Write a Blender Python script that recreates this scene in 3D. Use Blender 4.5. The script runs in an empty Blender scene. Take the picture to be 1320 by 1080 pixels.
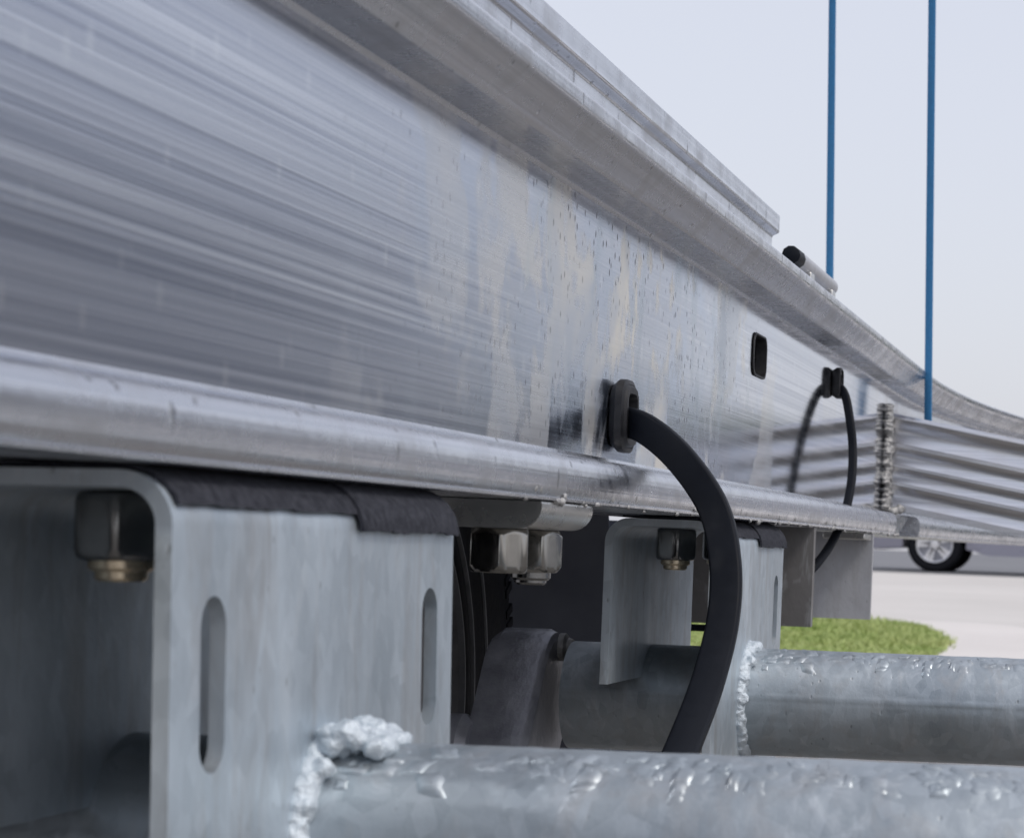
import bpy, bmesh, math, random
from math import sin, cos, pi, radians
from mathutils import Vector, noise

random.seed(7)
scene = bpy.context.scene
col = scene.collection
H = 0.50                                     # height of the lens above the ground under the trailer

# ------------------------------------------------------------------ camera
cam_data = bpy.data.cameras.new("camera")
cam = bpy.data.objects.new("camera", cam_data)
col.objects.link(cam)
scene.camera = cam
cam.location = (0, 0, H)
cam.rotation_euler = (radians(90), radians(-2.29), 0)
cam_data.sensor_width = 36
cam_data.lens = 36 * 3000 / 1320
cam_data.shift_x = 0.5 - 1490 / 1320
cam_data.shift_y = (722 - 540) / 1320
cam_data.clip_start = 0.02
cam_data.clip_end = 2000
cam_data.dof.use_dof = True
cam_data.dof.focus_distance = 1.45
cam_data.dof.aperture_fstop = 30

# ------------------------------------------------------------------ sky and sun (bright overcast)
SUN_ELEV, SUN_AZ = radians(52), radians(115)   # azimuth clockwise from +Y
world = bpy.data.worlds.new("World")
scene.world = world
world.use_nodes = True
nt = world.node_tree
nt.nodes.clear()
wo = nt.nodes.new("ShaderNodeOutputWorld")
sky = nt.nodes.new("ShaderNodeTexSky")
sky.sky_type = 'NISHITA'
sky.sun_disc = False
sky.sun_elevation = SUN_ELEV
sky.sun_rotation = SUN_AZ
sky.dust_density = 4
bg1 = nt.nodes.new("ShaderNodeBackground")
bg1.inputs['Strength'].default_value = 0.05
nt.links.new(sky.outputs[0], bg1.inputs['Color'])
bg2 = nt.nodes.new("ShaderNodeBackground")      # the even cloud layer
bg2.inputs['Color'].default_value = (0.625, 0.63, 0.69, 1)
bg2.inputs['Strength'].default_value = 0.95
add = nt.nodes.new("ShaderNodeAddShader")
nt.links.new(bg1.outputs[0], add.inputs[0])
nt.links.new(bg2.outputs[0], add.inputs[1])
nt.links.new(add.outputs[0], wo.inputs['Surface'])

sun_d = bpy.data.lights.new("sun", 'SUN')
sun_d.energy = 1.2
sun_d.angle = radians(14)
sun_d.color = (1.0, 0.96, 0.9)
sun = bpy.data.objects.new("sun", sun_d)
col.objects.link(sun)
sdir = Vector((sin(SUN_AZ) * cos(SUN_ELEV), cos(SUN_AZ) * cos(SUN_ELEV), sin(SUN_ELEV)))
sun.rotation_euler = sdir.to_track_quat('Z', 'Y').to_euler()
sun.location = (3, -2, 6)

scene.view_settings.view_transform = 'Standard'
scene.view_settings.look = 'None'
scene.view_settings.gamma = 1
scene.view_settings.exposure = 0
scene.view_settings.use_curve_mapping = False

# ------------------------------------------------------------------ materials
class NT:
    def __init__(self, name):
        self.m = bpy.data.materials.new(name)
        self.m.use_nodes = True
        self.t = self.m.node_tree
        self.b = self.t.nodes['Principled BSDF']
        self.tc = self.t.nodes.new("ShaderNodeNewGeometry")
    def n(self, typ, **kw):
        nd = self.t.nodes.new(typ)
        for k, v in kw.items(): setattr(nd, k, v)
        return nd
    def l(self, a, b): self.t.links.new(a, b)
    def setv(self, sock, v):
        if isinstance(v, (int, float, tuple, list)):
            sock.default_value = v
        else: self.l(v, sock)
    def coord(self, scale, loc=(0, 0, 0)):
        mp = self.n("ShaderNodeMapping")
        mp.inputs['Scale'].default_value = scale
        mp.inputs['Location'].default_value = loc
        self.l(self.tc.outputs['Position'], mp.inputs['Vector'])
        return mp.outputs[0]
    def noise(self, scale, detail=3, rough=0.55, loc=(0, 0, 0), dist=0):
        nd = self.n("ShaderNodeTexNoise")
        nd.inputs['Scale'].default_value = 1
        nd.inputs['Detail'].default_value = detail
        nd.inputs['Roughness'].default_value = rough
        nd.inputs['Distortion'].default_value = dist
        self.l(self.coord(scale, loc), nd.inputs['Vector'])
        return nd.outputs['Fac']
    def vor(self, scale, rnd=1.0, out='Distance', loc=(0, 0, 0)):
        nd = self.n("ShaderNodeTexVoronoi")
        nd.inputs['Scale'].default_value = 1
        nd.inputs['Randomness'].default_value = rnd
        self.l(self.coord(scale, loc), nd.inputs['Vector'])
        return nd.outputs[out]
    def ramp(self, f, a, b, va=0.0, vb=1.0):
        nd = self.n("ShaderNodeMapRange")
        nd.inputs['From Min'].default_value = a
        nd.inputs['From Max'].default_value = b
        nd.inputs['To Min'].default_value = va
        nd.inputs['To Max'].default_value = vb
        self.l(f, nd.inputs['Value'])
        return nd.outputs[0]
    def math(self, op, a, b=0.0):
        nd = self.n("ShaderNodeMath", operation=op)
        self.setv(nd.inputs[0], a); self.setv(nd.inputs[1], b)
        return nd.outputs[0]
    def mix(self, f, a, b):
        nd = self.n("ShaderNodeMix", data_type='RGBA')
        self.setv(nd.inputs['Factor'], f)
        for s, v in ((nd.inputs[6], a), (nd.inputs[7], b)):
            if isinstance(v, tuple): s.default_value = v + (1,) if len(v) == 3 else v
            else: self.l(v, s)
        return nd.outputs[2]
    def bump(self, h, strength=0.3, dist=0.001, normal=None):
        nd = self.n("ShaderNodeBump")
        nd.inputs['Strength'].default_value = strength
        nd.inputs['Distance'].default_value = dist
        self.l(h, nd.inputs['Height'])
        if normal is not None: self.l(normal, nd.inputs['Normal'])
        return nd.outputs[0]
    def done(self, color=None, rough=None, metal=None, normal=None, spec=None):
        for nm, v in (('Base Color', color), ('Roughness', rough), ('Metallic', metal), ('Normal', normal), ('Specular IOR Level', spec)):
            if v is None: continue
            if isinstance(v, tuple) and len(v) == 3: v = v + (1,)
            self.setv(self.b.inputs[nm], v)
        return self.m

def mat_beam():
    k = NT("extruded_aluminium")
    streak = k.noise((40, 0.7, 330), 5, 0.68)                 # extrusion lines run along the beam
    fine = k.noise((90, 1.6, 900), 2, 0.6, (3, 1, 7))
    broad = k.noise((20, 1.0, 40), 3, 0.55, (1, 4, 2))
    stain_reflection = k.noise((9, 10.0, 7.0), 4, 0.6, (2, 0.6, 5), 0.3)  # oxide stains that also stand in for reflected beige blotches
    runs = k.noise((30, 22, 6), 3, 0.6, (4, 2, 1), 0.3)      # water marks running down
    far = k.n("ShaderNodeSeparateXYZ"); k.l(k.tc.outputs['Position'], far.inputs[0])
    worn = k.math('MULTIPLY', k.ramp(far.outputs['Y'], 0.85, 1.4), k.ramp(far.outputs['Y'], 1.55, 2.0, 1, 0.12))   # weathering and painted reflection patches keep to the middle of the beam
    c = k.mix(k.ramp(streak, 0.36, 0.64), (0.37, 0.40, 0.475), (0.72, 0.745, 0.80))
    c = k.mix(k.math('MULTIPLY', k.ramp(broad, 0.42, 0.6), 0.45), c, (0.40, 0.43, 0.51))
    st = k.math('MULTIPLY', k.ramp(stain_reflection, 0.51, 0.555), worn)
    c = k.mix(k.math('MULTIPLY', st, 0.8), c, (0.92, 0.87, 0.76))
    ru = k.math('MULTIPLY', k.ramp(runs, 0.5, 0.66), worn)
    c = k.mix(k.math('MULTIPLY', ru, 0.55), c, (0.66, 0.76, 0.80))
    reflection_tint = k.math('MULTIPLY', k.ramp(k.noise((9, 6, 9), 3, 0.6, (8, 1, 6), 0.6), 0.46, 0.60), worn)
    c = k.mix(k.math('MULTIPLY', reflection_tint, 0.8), c, (0.46, 0.54, 0.67))  # bluish reflected patches put into the web colour
    gl = k.ramp(k.noise((8, 5, 10), 3, 0.6, (7, 3, 1)), 0.44, 0.62)
    patch = k.math('MULTIPLY', gl, worn)
    pits = k.ramp(k.vor((90, 170, 95)), 0.12, 0.24, 1, 0)
    pits = k.math('MULTIPLY', pits, patch)
    c = k.mix(k.math('MULTIPLY', pits, 0.9), c, (0.08, 0.08, 0.09))
    wy = k.math('ABSOLUTE', k.math('SUBTRACT', far.outputs['Y'], 2.67))
    heat = k.math('MULTIPLY', k.ramp(wy, 0.02, 0.09, 1, 0), k.ramp(runs, 0.35, 0.6))
    c = k.mix(k.math('MULTIPLY', heat, 0.6), c, (0.22, 0.21, 0.21))
    dab = k.ramp(k.vor((90, 60, 34), 1, 'Distance', (3, 3, 3)), 0.08, 0.22, 1, 0)
    c = k.mix(k.math('MULTIPLY', dab, 0.3), c, (0.8, 0.82, 0.84))
    smooth = k.ramp(far.outputs['Y'], 1.45, 1.95, 1.0, 0.36)
    r = k.math('ADD', k.math('MULTIPLY', k.ramp(streak, 0.3, 0.7, 0.16, 0.25), smooth), k.math('MULTIPLY', st, 0.14))
    r = k.math('ADD', r, k.math('MULTIPLY', ru, 0.10))
    r = k.math('ADD', r, k.math('MULTIPLY', pits, 0.3))
    h = k.math('ADD', k.math('MULTIPLY', streak, 0.8), k.math('MULTIPLY', fine, 0.3))
    h = k.math('ADD', h, k.math('MULTIPLY', broad, 1.0))
    h = k.math('MULTIPLY', h, k.ramp(far.outputs['Y'], 1.0, 1.9, 1.0, 0.25))
    nrm = k.bump(h, 0.2, 0.0005)
    return k.done(c, r, k.math('SUBTRACT', 1.0, k.math('MULTIPLY', st, 0.4)), nrm)

def mat_flange():
    k = NT("scuffed_aluminium")
    streak = k.noise((150, 1.2, 260), 4, 0.6)
    blot = k.noise((35, 30, 35), 4, 0.65, (3, 8, 1))
    nick = k.ramp(k.vor((150, 70, 26), 1, 'Distance', (5, 1, 2)), 0.06, 0.16, 1, 0)
    c = k.mix(k.ramp(streak, 0.3, 0.7), (0.48, 0.50, 0.54), (0.70, 0.71, 0.75))
    c = k.mix(k.math('MULTIPLY', k.ramp(blot, 0.52, 0.68), 0.35), c, (0.45, 0.44, 0.43))
    c = k.mix(k.math('MULTIPLY', nick, 0.55), c, (0.2, 0.2, 0.2))
    r = k.ramp(blot, 0.3, 0.7, 0.18, 0.36)
    h = k.math('ADD', streak, k.math('MULTIPLY', blot, 1.6))
    h = k.math('SUBTRACT', h, nick)
    return k.done(c, r, 1.0, k.bump(h, 0.35, 0.0008))

def mat_galv(name, dark=(0.38, 0.44, 0.49), light=(0.62, 0.69, 0.75), rough=0.5, metal=0.75, stainc=(0.36, 0.36, 0.36)):
    k = NT(name)
    sp = k.vor((130, 130, 90), 1, 'Color')
    cl = k.noise((18, 18, 9), 5, 0.6)
    runs = k.noise((48, 48, 9), 5, 0.7, (1, 3, 2), 0.6)
    g = k.n("ShaderNodeRGBToBW"); k.l(sp, g.inputs[0])
    f = k.math('ADD', k.math('MULTIPLY', g.outputs[0], 0.45), k.ramp(cl, 0.3, 0.7, 0, 0.55))
    c = k.mix(f, dark, light)
    c = k.mix(k.math('MULTIPLY', k.ramp(runs, 0.48, 0.70), 0.55), c, stainc)
    c = k.mix(k.math('MULTIPLY', k.ramp(k.noise((60, 60, 16), 4, 0.7, (6, 3, 9), 0.8), 0.55, 0.72), 0.35), c, (0.66, 0.70, 0.73))
    pits = k.ramp(k.vor((150, 150, 70), 1, 'Distance', (2, 2, 2)), 0.05, 0.14, 1, 0)
    pits = k.math('MULTIPLY', pits, k.ramp(cl, 0.5, 0.62))
    c = k.mix(k.math('MULTIPLY', pits, 0.45), c, (0.14, 0.14, 0.14))
    h = k.math('ADD', k.math('MULTIPLY', runs, 0.6), k.noise((220, 220, 160), 3, 0.6))
    h = k.math('SUBTRACT', h, pits)
    return k.done(c, k.ramp(cl, 0.3, 0.7, rough - 0.08, rough + 0.12), metal, k.bump(h, 0.3, 0.0007))

def mat_plain(name, a, b, scale, rough, metal=0.0, bump=0.2, dist=0.001, spec=None):
    k = NT(name)
    f = k.ramp(k.noise((scale,) * 3, 4, 0.6), 0.3, 0.7)
    return k.done(k.mix(f, a, b), k.math('ADD', k.math('MULTIPLY', f, 0.12), rough - 0.06), metal,
                  k.bump(k.noise((scale * 4,) * 3, 3, 0.6), bump, dist), spec)

def mat_cross():
    k = NT("ribbed_aluminium")
    streak = k.noise((0.8, 200, 260), 4, 0.6)
    blot = k.noise((14, 14, 14), 3, 0.6)
    c = k.mix(k.ramp(streak, 0.3, 0.7), (0.52, 0.53, 0.56), (0.68, 0.69, 0.72))
    c = k.mix(k.math('MULTIPLY', k.ramp(blot, 0.5, 0.7), 0.25), c, (0.5, 0.46, 0.42))
    return k.done(c, k.ramp(blot, 0.3, 0.7, 0.16, 0.24), 1.0, k.bump(streak, 0.05, 0.0004))
M = {}
M['crossbeam'] = mat_cross()
M['beam'] = mat_beam()
M['flange'] = mat_flange()
M['galv'] = mat_galv("galvanised_steel")
M['galv_axle'] = mat_galv("galvanised_axle", (0.25, 0.29, 0.32), (0.47, 0.52, 0.56), 0.42, 0.8)
M['galv_edge'] = mat_galv("galvanised_edge", (0.42, 0.42, 0.40), (0.58, 0.58, 0.55), 0.5, 0.6)
M['plate'] = mat_galv("shaded_plate", (0.17, 0.165, 0.165), (0.24, 0.235, 0.235), 0.6, 0.5, (0.2, 0.19, 0.18))  # shade on the nearer hanging plate put into its colour
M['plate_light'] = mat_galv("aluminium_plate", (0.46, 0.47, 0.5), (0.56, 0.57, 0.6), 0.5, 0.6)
M['arm'] = mat_plain("dark_cast_steel", (0.27, 0.28, 0.32), (0.42, 0.43, 0.47), 60, 0.42, 0.5, 0.5, 0.001)
M['pad'] = mat_plain("dark_felt_pad", (0.016, 0.018, 0.026), (0.06, 0.063, 0.078), 260, 0.9, 0, 0.9, 0.0012, 0.2)
M['zinc'] = mat_plain("zinc_plated_steel", (0.24, 0.235, 0.22), (0.34, 0.335, 0.32), 60, 0.2, 1.0, 0.03, 0.0003)
M['nutdark'] = mat_plain("zinc_with_dark_reflection", (0.17, 0.17, 0.17), (0.25, 0.25, 0.245), 60, 0.2, 1.0, 0.03, 0.0003)  # zinc plating with the dark reflections on the nuts put into its colour
M['nylon'] = mat_plain("brass_coloured_collar", (0.60, 0.50, 0.36), (0.72, 0.62, 0.46), 90, 0.3, 0.9, 0.1, 0.0005)
M['stainless'] = mat_plain("stainless_bar", (0.55, 0.55, 0.53), (0.68, 0.67, 0.65), 40, 0.3, 1.0, 0.12, 0.0005)
M['rubber'] = mat_plain("black_rubber", (0.0055, 0.007, 0.011), (0.009, 0.011, 0.016), 90, 0.5, 0, 0.12, 0.0004, 0.10)
M['grommet'] = mat_plain("black_grommet_rubber", (0.010, 0.0105, 0.013), (0.02, 0.021, 0.025), 150, 0.5, 0, 0.3, 0.0005, 0.35)
M['tyre'] = mat_plain("tyre_rubber", (0.006, 0.0065, 0.009), (0.011, 0.012, 0.016), 60, 0.6, 0, 0.3, 0.001, 0.12)
M['ribrubber'] = mat_plain('highlight_rubber', (0.14, 0.145, 0.155), (0.22, 0.225, 0.235), 60, 0.5, 0, 0.2, 0.0005)  # light catching the sidewall ribs put into a paler rubber colour
M['weld'] = mat_plain("weld_metal", (0.30, 0.30, 0.30), (0.48, 0.48, 0.48), 140, 0.6, 0.5, 0.5, 0.001)
M['weldzinc'] = mat_plain("zinc_weld", (0.46, 0.52, 0.57), (0.66, 0.72, 0.77), 120, 0.6, 0.5, 1.0, 0.001)
M['blue'] = mat_plain("blue_webbing", (0.025, 0.15, 0.33), (0.035, 0.2, 0.42), 300, 0.7, 0, 0.6, 0.0006)
M['fender'] = mat_plain("dark_fender_steel", (0.11, 0.12, 0.15), (0.16, 0.17, 0.20), 14, 0.6, 0.3, 0.3, 0.001)
M['rim'] = mat_plain("grey_wheel_steel", (0.2, 0.2, 0.21), (0.3, 0.3, 0.31), 40, 0.45, 0.7, 0.1, 0.0005)
M['carpaint'] = mat_plain("grey_car_paint", (0.22, 0.22, 0.27), (0.24, 0.24, 0.29), 2, 0.3, 0.3, 0.0, 0.0001)
M['carglass'] = mat_plain("dark_car_glass", (0.01, 0.012, 0.014), (0.014, 0.016, 0.018), 2, 0.08, 0, 0.0, 0.0001)
M['cartrim'] = mat_plain("black_car_trim", (0.015, 0.015, 0.017), (0.025, 0.025, 0.027), 20, 0.6)
M['alloy'] = mat_plain("silver_alloy", (0.6, 0.6, 0.62), (0.7, 0.7, 0.72), 20, 0.3, 0.9, 0.0, 0.0001)
M['lamp'] = mat_plain("clear_lamp_lens", (0.5, 0.5, 0.52), (0.6, 0.6, 0.62), 20, 0.12, 0.2, 0.0, 0.0001)
M['redlamp'] = mat_plain("red_lamp_lens", (0.25, 0.01, 0.01), (0.32, 0.015, 0.015), 20, 0.15, 0, 0.0, 0.0001)

def mat_ground(name, a, b, s1, s2, bump, rough=0.9):
    k = NT(name)
    f = k.math('ADD', k.math('MULTIPLY', k.ramp(k.noise((s1,) * 3, 5, 0.6), 0.3, 0.7), 0.6),
               k.math('MULTIPLY', k.ramp(k.noise((s2,) * 3, 3, 0.7, (4, 4, 4)), 0.3, 0.7), 0.4))
    return k.done(k.mix(f, a, b), rough, 0.0, k.bump(k.noise((s2,) * 3, 4, 0.7), bump, 0.004))
M['concrete'] = mat_ground("pale_concrete", (0.52, 0.50, 0.475), (0.65, 0.625, 0.60), 0.35, 40, 0.4)
M['asphalt'] = mat_ground("worn_asphalt", (0.15, 0.155, 0.17), (0.22, 0.225, 0.24), 0.5, 60, 0.5)
M['gravel'] = mat_ground('tan_gravel', (0.155, 0.147, 0.138), (0.25, 0.238, 0.225), 3.0, 70, 0.8)
M['siding'] = mat_ground('blue_grey_siding', (0.27, 0.30, 0.36), (0.34, 0.37, 0.43), 0.6, 5, 0.05, 0.6)
M['siding_pale'] = mat_ground('pale_trim_sheet', (0.62, 0.57, 0.48), (0.70, 0.65, 0.56), 0.6, 5, 0.05, 0.6)
M['leaf'] = mat_ground('distant_leaves', (0.035, 0.06, 0.02), (0.07, 0.10, 0.04), 0.9, 5, 0.3)
M['soil'] = mat_ground("grass_soil", (0.20, 0.26, 0.07), (0.32, 0.36, 0.13), 2.0, 30, 0.6)
M['kerb'] = mat_ground('pale_path_concrete', (0.60, 0.57, 0.55), (0.70, 0.67, 0.645), 0.8, 40, 0.3)
M['blade'] = mat_ground("grass_blades", (0.22, 0.34, 0.07), (0.50, 0.52, 0.24), 2.2, 12, 0.1, 0.7)

# ------------------------------------------------------------------ mesh helpers (coordinates: x right, y along the beam, z above the lens axis)
class MB:
    def __init__(self): self.v, self.f = [], []
    def add(self, vs, fs):
        o = len(self.v)
        self.v += [tuple(p) for p in vs]
        self.f += [tuple(i + o for i in f) for f in fs]
    def box(self, a, b):
        (x0, y0, z0), (x1, y1, z1) = a, b
        self.add([(x0, y0, z0), (x1, y0, z0), (x1, y1, z0), (x0, y1, z0), (x0, y0, z1), (x1, y0, z1), (x1, y1, z1), (x0, y1, z1)],
                 [(0, 3, 2, 1), (4, 5, 6, 7), (0, 1, 5, 4), (1, 2, 6, 5), (2, 3, 7, 6), (3, 0, 4, 7)])
    def sweep(self, rings, closed=True, cap0=True, cap1=True):
        n = len(rings[0]); vs = [p for r in rings for p in r]; fs = []
        for i in range(len(rings) - 1):
            for j in range(n if closed else n - 1):
                a, b = i * n + j, i * n + (j + 1) % n
                fs.append((a, b, b + n, a + n))
        if cap0: fs.append(tuple(range(n - 1, -1, -1)))
        if cap1: fs.append(tuple((len(rings) - 1) * n + j for j in range(n)))
        self.add(vs, fs)
    def lathe(self, prof, centre, axis='x', n=48, a0=0.0, close=False):
        # prof: (t along axis, radius)
        rings = []
        for t, r in prof:
            ring = []
            for i in range(n):
                a = a0 + 2 * pi * i / n
                c, s = r * cos(a), r * sin(a)
                if axis == 'x': p = (centre[0] + t, centre[1] + c, centre[2] + s)
                elif axis == 'y': p = (centre[0] + c, centre[1] + t, centre[2] + s)
                else: p = (centre[0] + c, centre[1] + s, centre[2] + t)
                ring.append(p)
            rings.append(ring)
        self.sweep(rings, True, not close, not close)
    def blob(self, c, r, sub=2, amp=0.3, sc=(1, 1, 1)):
        bm = bmesh.new()
        bmesh.ops.create_icosphere(bm, subdivisions=sub, radius=1)
        sd = Vector((random.random() * 50, random.random() * 50, random.random() * 50))
        vs = []
        for v in bm.verts:
            d = 1 + amp * noise.noise(v.co * 1.6 + sd)
            vs.append((c[0] + v.co.x * r * d * sc[0], c[1] + v.co.y * r * d * sc[1], c[2] + v.co.z * r * d * sc[2]))
        fs = [tuple(v.index for v in f.verts) for f in bm.faces]
        bm.free()
        self.add(vs, fs)
    def plate(self, outer, holes, to3, t):
        # flat plate with real openings: outer and holes are 2D loops, to3(u, v, w) places them, t = thickness in w
        bm = bmesh.new()
        loops = [outer] + holes
        for lp in loops:
            vs = [bm.verts.new((p[0], p[1], 0)) for p in lp]
            for i in range(len(vs)): bm.edges.new((vs[i], vs[(i + 1) % len(vs)]))
        bmesh.ops.triangle_fill(bm, use_beauty=True, use_dissolve=False, edges=bm.edges[:], normal=(0, 0, 1))
        bm.verts.index_update()
        vs = [v.co.copy() for v in bm.verts]
        fs = [tuple(v.index for v in f.verts) for f in bm.faces]
        bm.free()
        n = len(vs)
        self.add([to3(p.x, p.y, 0) for p in vs] + [to3(p.x, p.y, t) for p in vs],
                 fs + [tuple(i + n for i in reversed(f)) for f in fs])
        for lp in loops:
            self.sweep([[to3(p[0], p[1], 0) for p in lp], [to3(p[0], p[1], t) for p in lp]], True, False, False)

WORLD_LOC = {}
def obj(name, mb, mat, parent=None, sharp=32, bevel=0, keep_origin=None, recalc=True):
    xs, ys, zs = zip(*mb.v)
    c = keep_origin or ((min(xs) + max(xs)) / 2, (min(ys) + max(ys)) / 2, min(zs))
    me = bpy.data.meshes.new(name)
    me.from_pydata([(x - c[0], y - c[1], z - c[2]) for x, y, z in mb.v], [], mb.f)
    if recalc:
        bm = bmesh.new(); bm.from_mesh(me)
        bmesh.ops.recalc_face_normals(bm, faces=bm.faces[:])
        bm.to_mesh(me); bm.free()
    me.polygons.foreach_set('use_smooth', [True] * len(me.polygons))
    me.set_sharp_from_angle(angle=radians(sharp))
    me.materials.append(mat)
    o = bpy.data.objects.new(name, me)
    col.objects.link(o)
    w = Vector((c[0], c[1], c[2] + H))
    WORLD_LOC[o.name] = w
    if parent is not None:
        o.parent = parent
        o.location = w - WORLD_LOC[parent.name]
    else: o.location = w
    if bevel:
        b = o.modifiers.new("bevel", 'BEVEL')
        b.width = bevel; b.segments = 2; b.limit_method = 'ANGLE'; b.angle_limit = radians(40)
    return o
def fuse(o, vox):
    m = o.modifiers.new('fuse', 'REMESH'); m.mode = 'VOXEL'; m.voxel_size = vox; m.use_smooth_shade = True
    q = o.modifiers.new('soften', 'SMOOTH'); q.factor = 0.5; q.iterations = 2
    return o
def thing(name, label, cat, loc, group=None):
    o = bpy.data.objects.new(name, None)
    col.objects.link(o)
    o.location = Vector(loc) + Vector((0, 0, H))
    WORLD_LOC[o.name] = o.location.copy()
    o.empty_display_size = 0.1
    tag(o, label, cat, group)
    return o
def tag(o, label=None, cat=None, group=None, kind=None):
    if label: o['label'] = label
    if cat: o['category'] = cat
    if group: o['group'] = group
    if kind: o['kind'] = kind
    return o
def dup(o, parent, d):
    c = o.copy(); col.objects.link(c)
    c.parent = parent
    c.location = o.location + Vector(d)
    WORLD_LOC[c.name] = WORLD_LOC[o.name] + Vector(d)
    for ch in list(o.children):
        g = ch.copy(); col.objects.link(g); g.parent = c
    return c

def capsule2d(cu, cv, lu, lv, n=8):
    # rounded slot with total size lu x lv
    r = min(lu, lv) / 2
    pts = []
    for k, (sx, sy, a0) in enumerate(((1, 1, 0), (-1, 1, 90), (-1, -1, 180), (1, -1, 270))):
        ox, oy = sx * (lu / 2 - r), sy * (lv / 2 - r)
        for i in range(n):
            a = radians(a0 + 90 * i / (n - 1))
            pts.append((cu + ox + r * cos(a), cv + oy + r * sin(a)))
    out = []
    for p in pts:
        if not out or (abs(p[0] - out[-1][0]) + abs(p[1] - out[-1][1])) > 1e-6: out.append(p)
    if abs(out[0][0] - out[-1][0]) + abs(out[0][1] - out[-1][1]) < 1e-6: out.pop()
    return out
def rrect(cu, cv, lu, lv, r, n=5):
    pts = []
    for sx, sy, a0 in ((1, 1, 0), (-1, 1, 90), (-1, -1, 180), (1, -1, 270)):
        ox, oy = sx * (lu / 2 - r), sy * (lv / 2 - r)
        for i in range(n):
            a = radians(a0 + 90 * i / (n - 1))
            pts.append((cu + ox + r * cos(a), cv + oy + r * sin(a)))
    return pts
def spline(pts, n):
    P = [Vector(p) for p in pts]
    P = [2 * P[0] - P[1]] + P + [2 * P[-1] - P[-2]]
    out = []
    for i in range(1, len(P) - 2):
        for k in range(n):
            t = k / n
            a, b, c, d = P[i - 1], P[i], P[i + 1], P[i + 2]
            out.append(0.5 * ((2 * b) + (c - a) * t + (2 * a - 5 * b + 4 * c - d) * t * t + (3 * b - a - 3 * c + d) * t ** 3))
    out.append(P[-2])
    return out

# ------------------------------------------------------------------ the ground: rises very gently away from the trailer
GPTS = [(-1e4, -.447), (4, -.447), (8, -.415), (12, -.378), (28, -.252), (60, -.02), (1e4, -.02)]
def gz(y):
    for (a, za), (b, zb) in zip(GPTS, GPTS[1:]):
        if y <= b: return za + (zb - za) * (y - a) / (b - a)
def sheet(name, loops_xy, lift, mat):
    mb = MB()
    vs = [(x, y, gz(y) + lift) for x, y in loops_xy]
    mb.add(vs, [tuple(range(len(vs)))])
    o = obj(name, mb, mat, recalc=False)
    o['kind'] = 'structure'
    return o
def strips(name, x0, x1, ys, lift, mat):
    mb = MB()
    vs, fs = [], []
    for y in ys: vs += [(x0, y, gz(y) + lift), (x1, y, gz(y) + lift)]
    for i in range(len(ys) - 1): fs.append((2 * i, 2 * i + 1, 2 * i + 3, 2 * i + 2))
    mb.add(vs, fs)
    o = obj(name, mb, mat, recalc=False)
    o['kind'] = 'structure'
    return o
strips('ground', -600, 600, [-600, -40, 0, 4, 8, 12, 28, 60, 200, 900], 0.0, M['concrete'])
strips('road', -400, 400, [26.9, 28, 60, 85], 0.004, M['asphalt'])
strips('gravel_yard', -30, 10.5, [-30, -8, 0, 4, 6.4], 0.004, M['gravel'])
# grass wedge
GR = [(-12, 12.6), (-4.5, 12.4), (-1.48, 12.15), (-1.29, 12.0), (-1.127, 11.6), (-.98, 10.75), (-.87, 10.05), (-.845, 9.5), (-.84, 9.0), (-.95, 8.35), (-1.5, 7.7), (-2.4, 7.2), (-5, 7.0), (-12, 6.8)]
KP = [(x + (0.55 if x > -11 else 0), 10 + (y - 10) * 1.12) for x, y in GR]
sheet('path', KP, 0.002, M['kerb'])
sheet('lawn_soil', GR, 0.006, M['soil'])
def in_poly(x, y):
    c = False; n = len(GR)
    for i in range(n):
        x1, y1 = GR[i]; x2, y2 = GR[(i + 1) % n]
        if (y1 > y) != (y2 > y) and x < (x2 - x1) * (y - y1) / (y2 - y1) + x1: c = not c
    return c
g = MB()
rg = random.Random(3)
cnt = 0
while cnt < 60000:
    x = rg.uniform(-4.2, -0.7); y = rg.uniform(6.8, 13.3)
    if not in_poly(x + rg.gauss(0, .018), y + rg.gauss(0, .05)): continue
    if noise.noise((x * 2.6, y * 2.0, 4)) < -0.30 and rg.random() < .8: continue
    cnt += 1
    h = rg.uniform(0.012, 0.038) * (0.7 + 0.6 * noise.noise((x * 1.5, y * 1.5, 0)))
    a = rg.uniform(0, 2 * pi); w = rg.uniform(0.003, 0.006)
    lx, ly = rg.uniform(-.03, .03), rg.uniform(-.03, .03)
    z = gz(y) + 0.006
    dx, dy = cos(a) * w, sin(a) * w
    g.v += [(x - dx, y - dy, z), (x + dx, y + dy, z), (x + lx, y + ly, z + max(h, 0.012))]
    n = len(g.v); g.f.append((n - 3, n - 2, n - 1))
gr = obj('grass', g, M['blade'], recalc=False)
tag(gr, 'patch of bright green grass beyond the trailer', 'grass', kind='stuff')

# ------------------------------------------------------------------ the boat trailer
trailer = thing('boat_trailer', 'aluminium boat trailer with double web frame beam on galvanised axles', 'trailer', (-0.34, 1.2, -0.447))
XW, XE = -0.320, -0.2845        # outer web face, flange nose

def bow(y): return 0.0 if y < 2.82 else 0.10 * (y - 2.82) ** 2
PY = [-0.7 + 0.05 * i for i in range(71)] + [2.82 + 0.06 * i for i in range(30)]
PY = sorted(set(round(p, 4) for p in PY if p < 2.82 or p >= 2.82))

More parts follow.
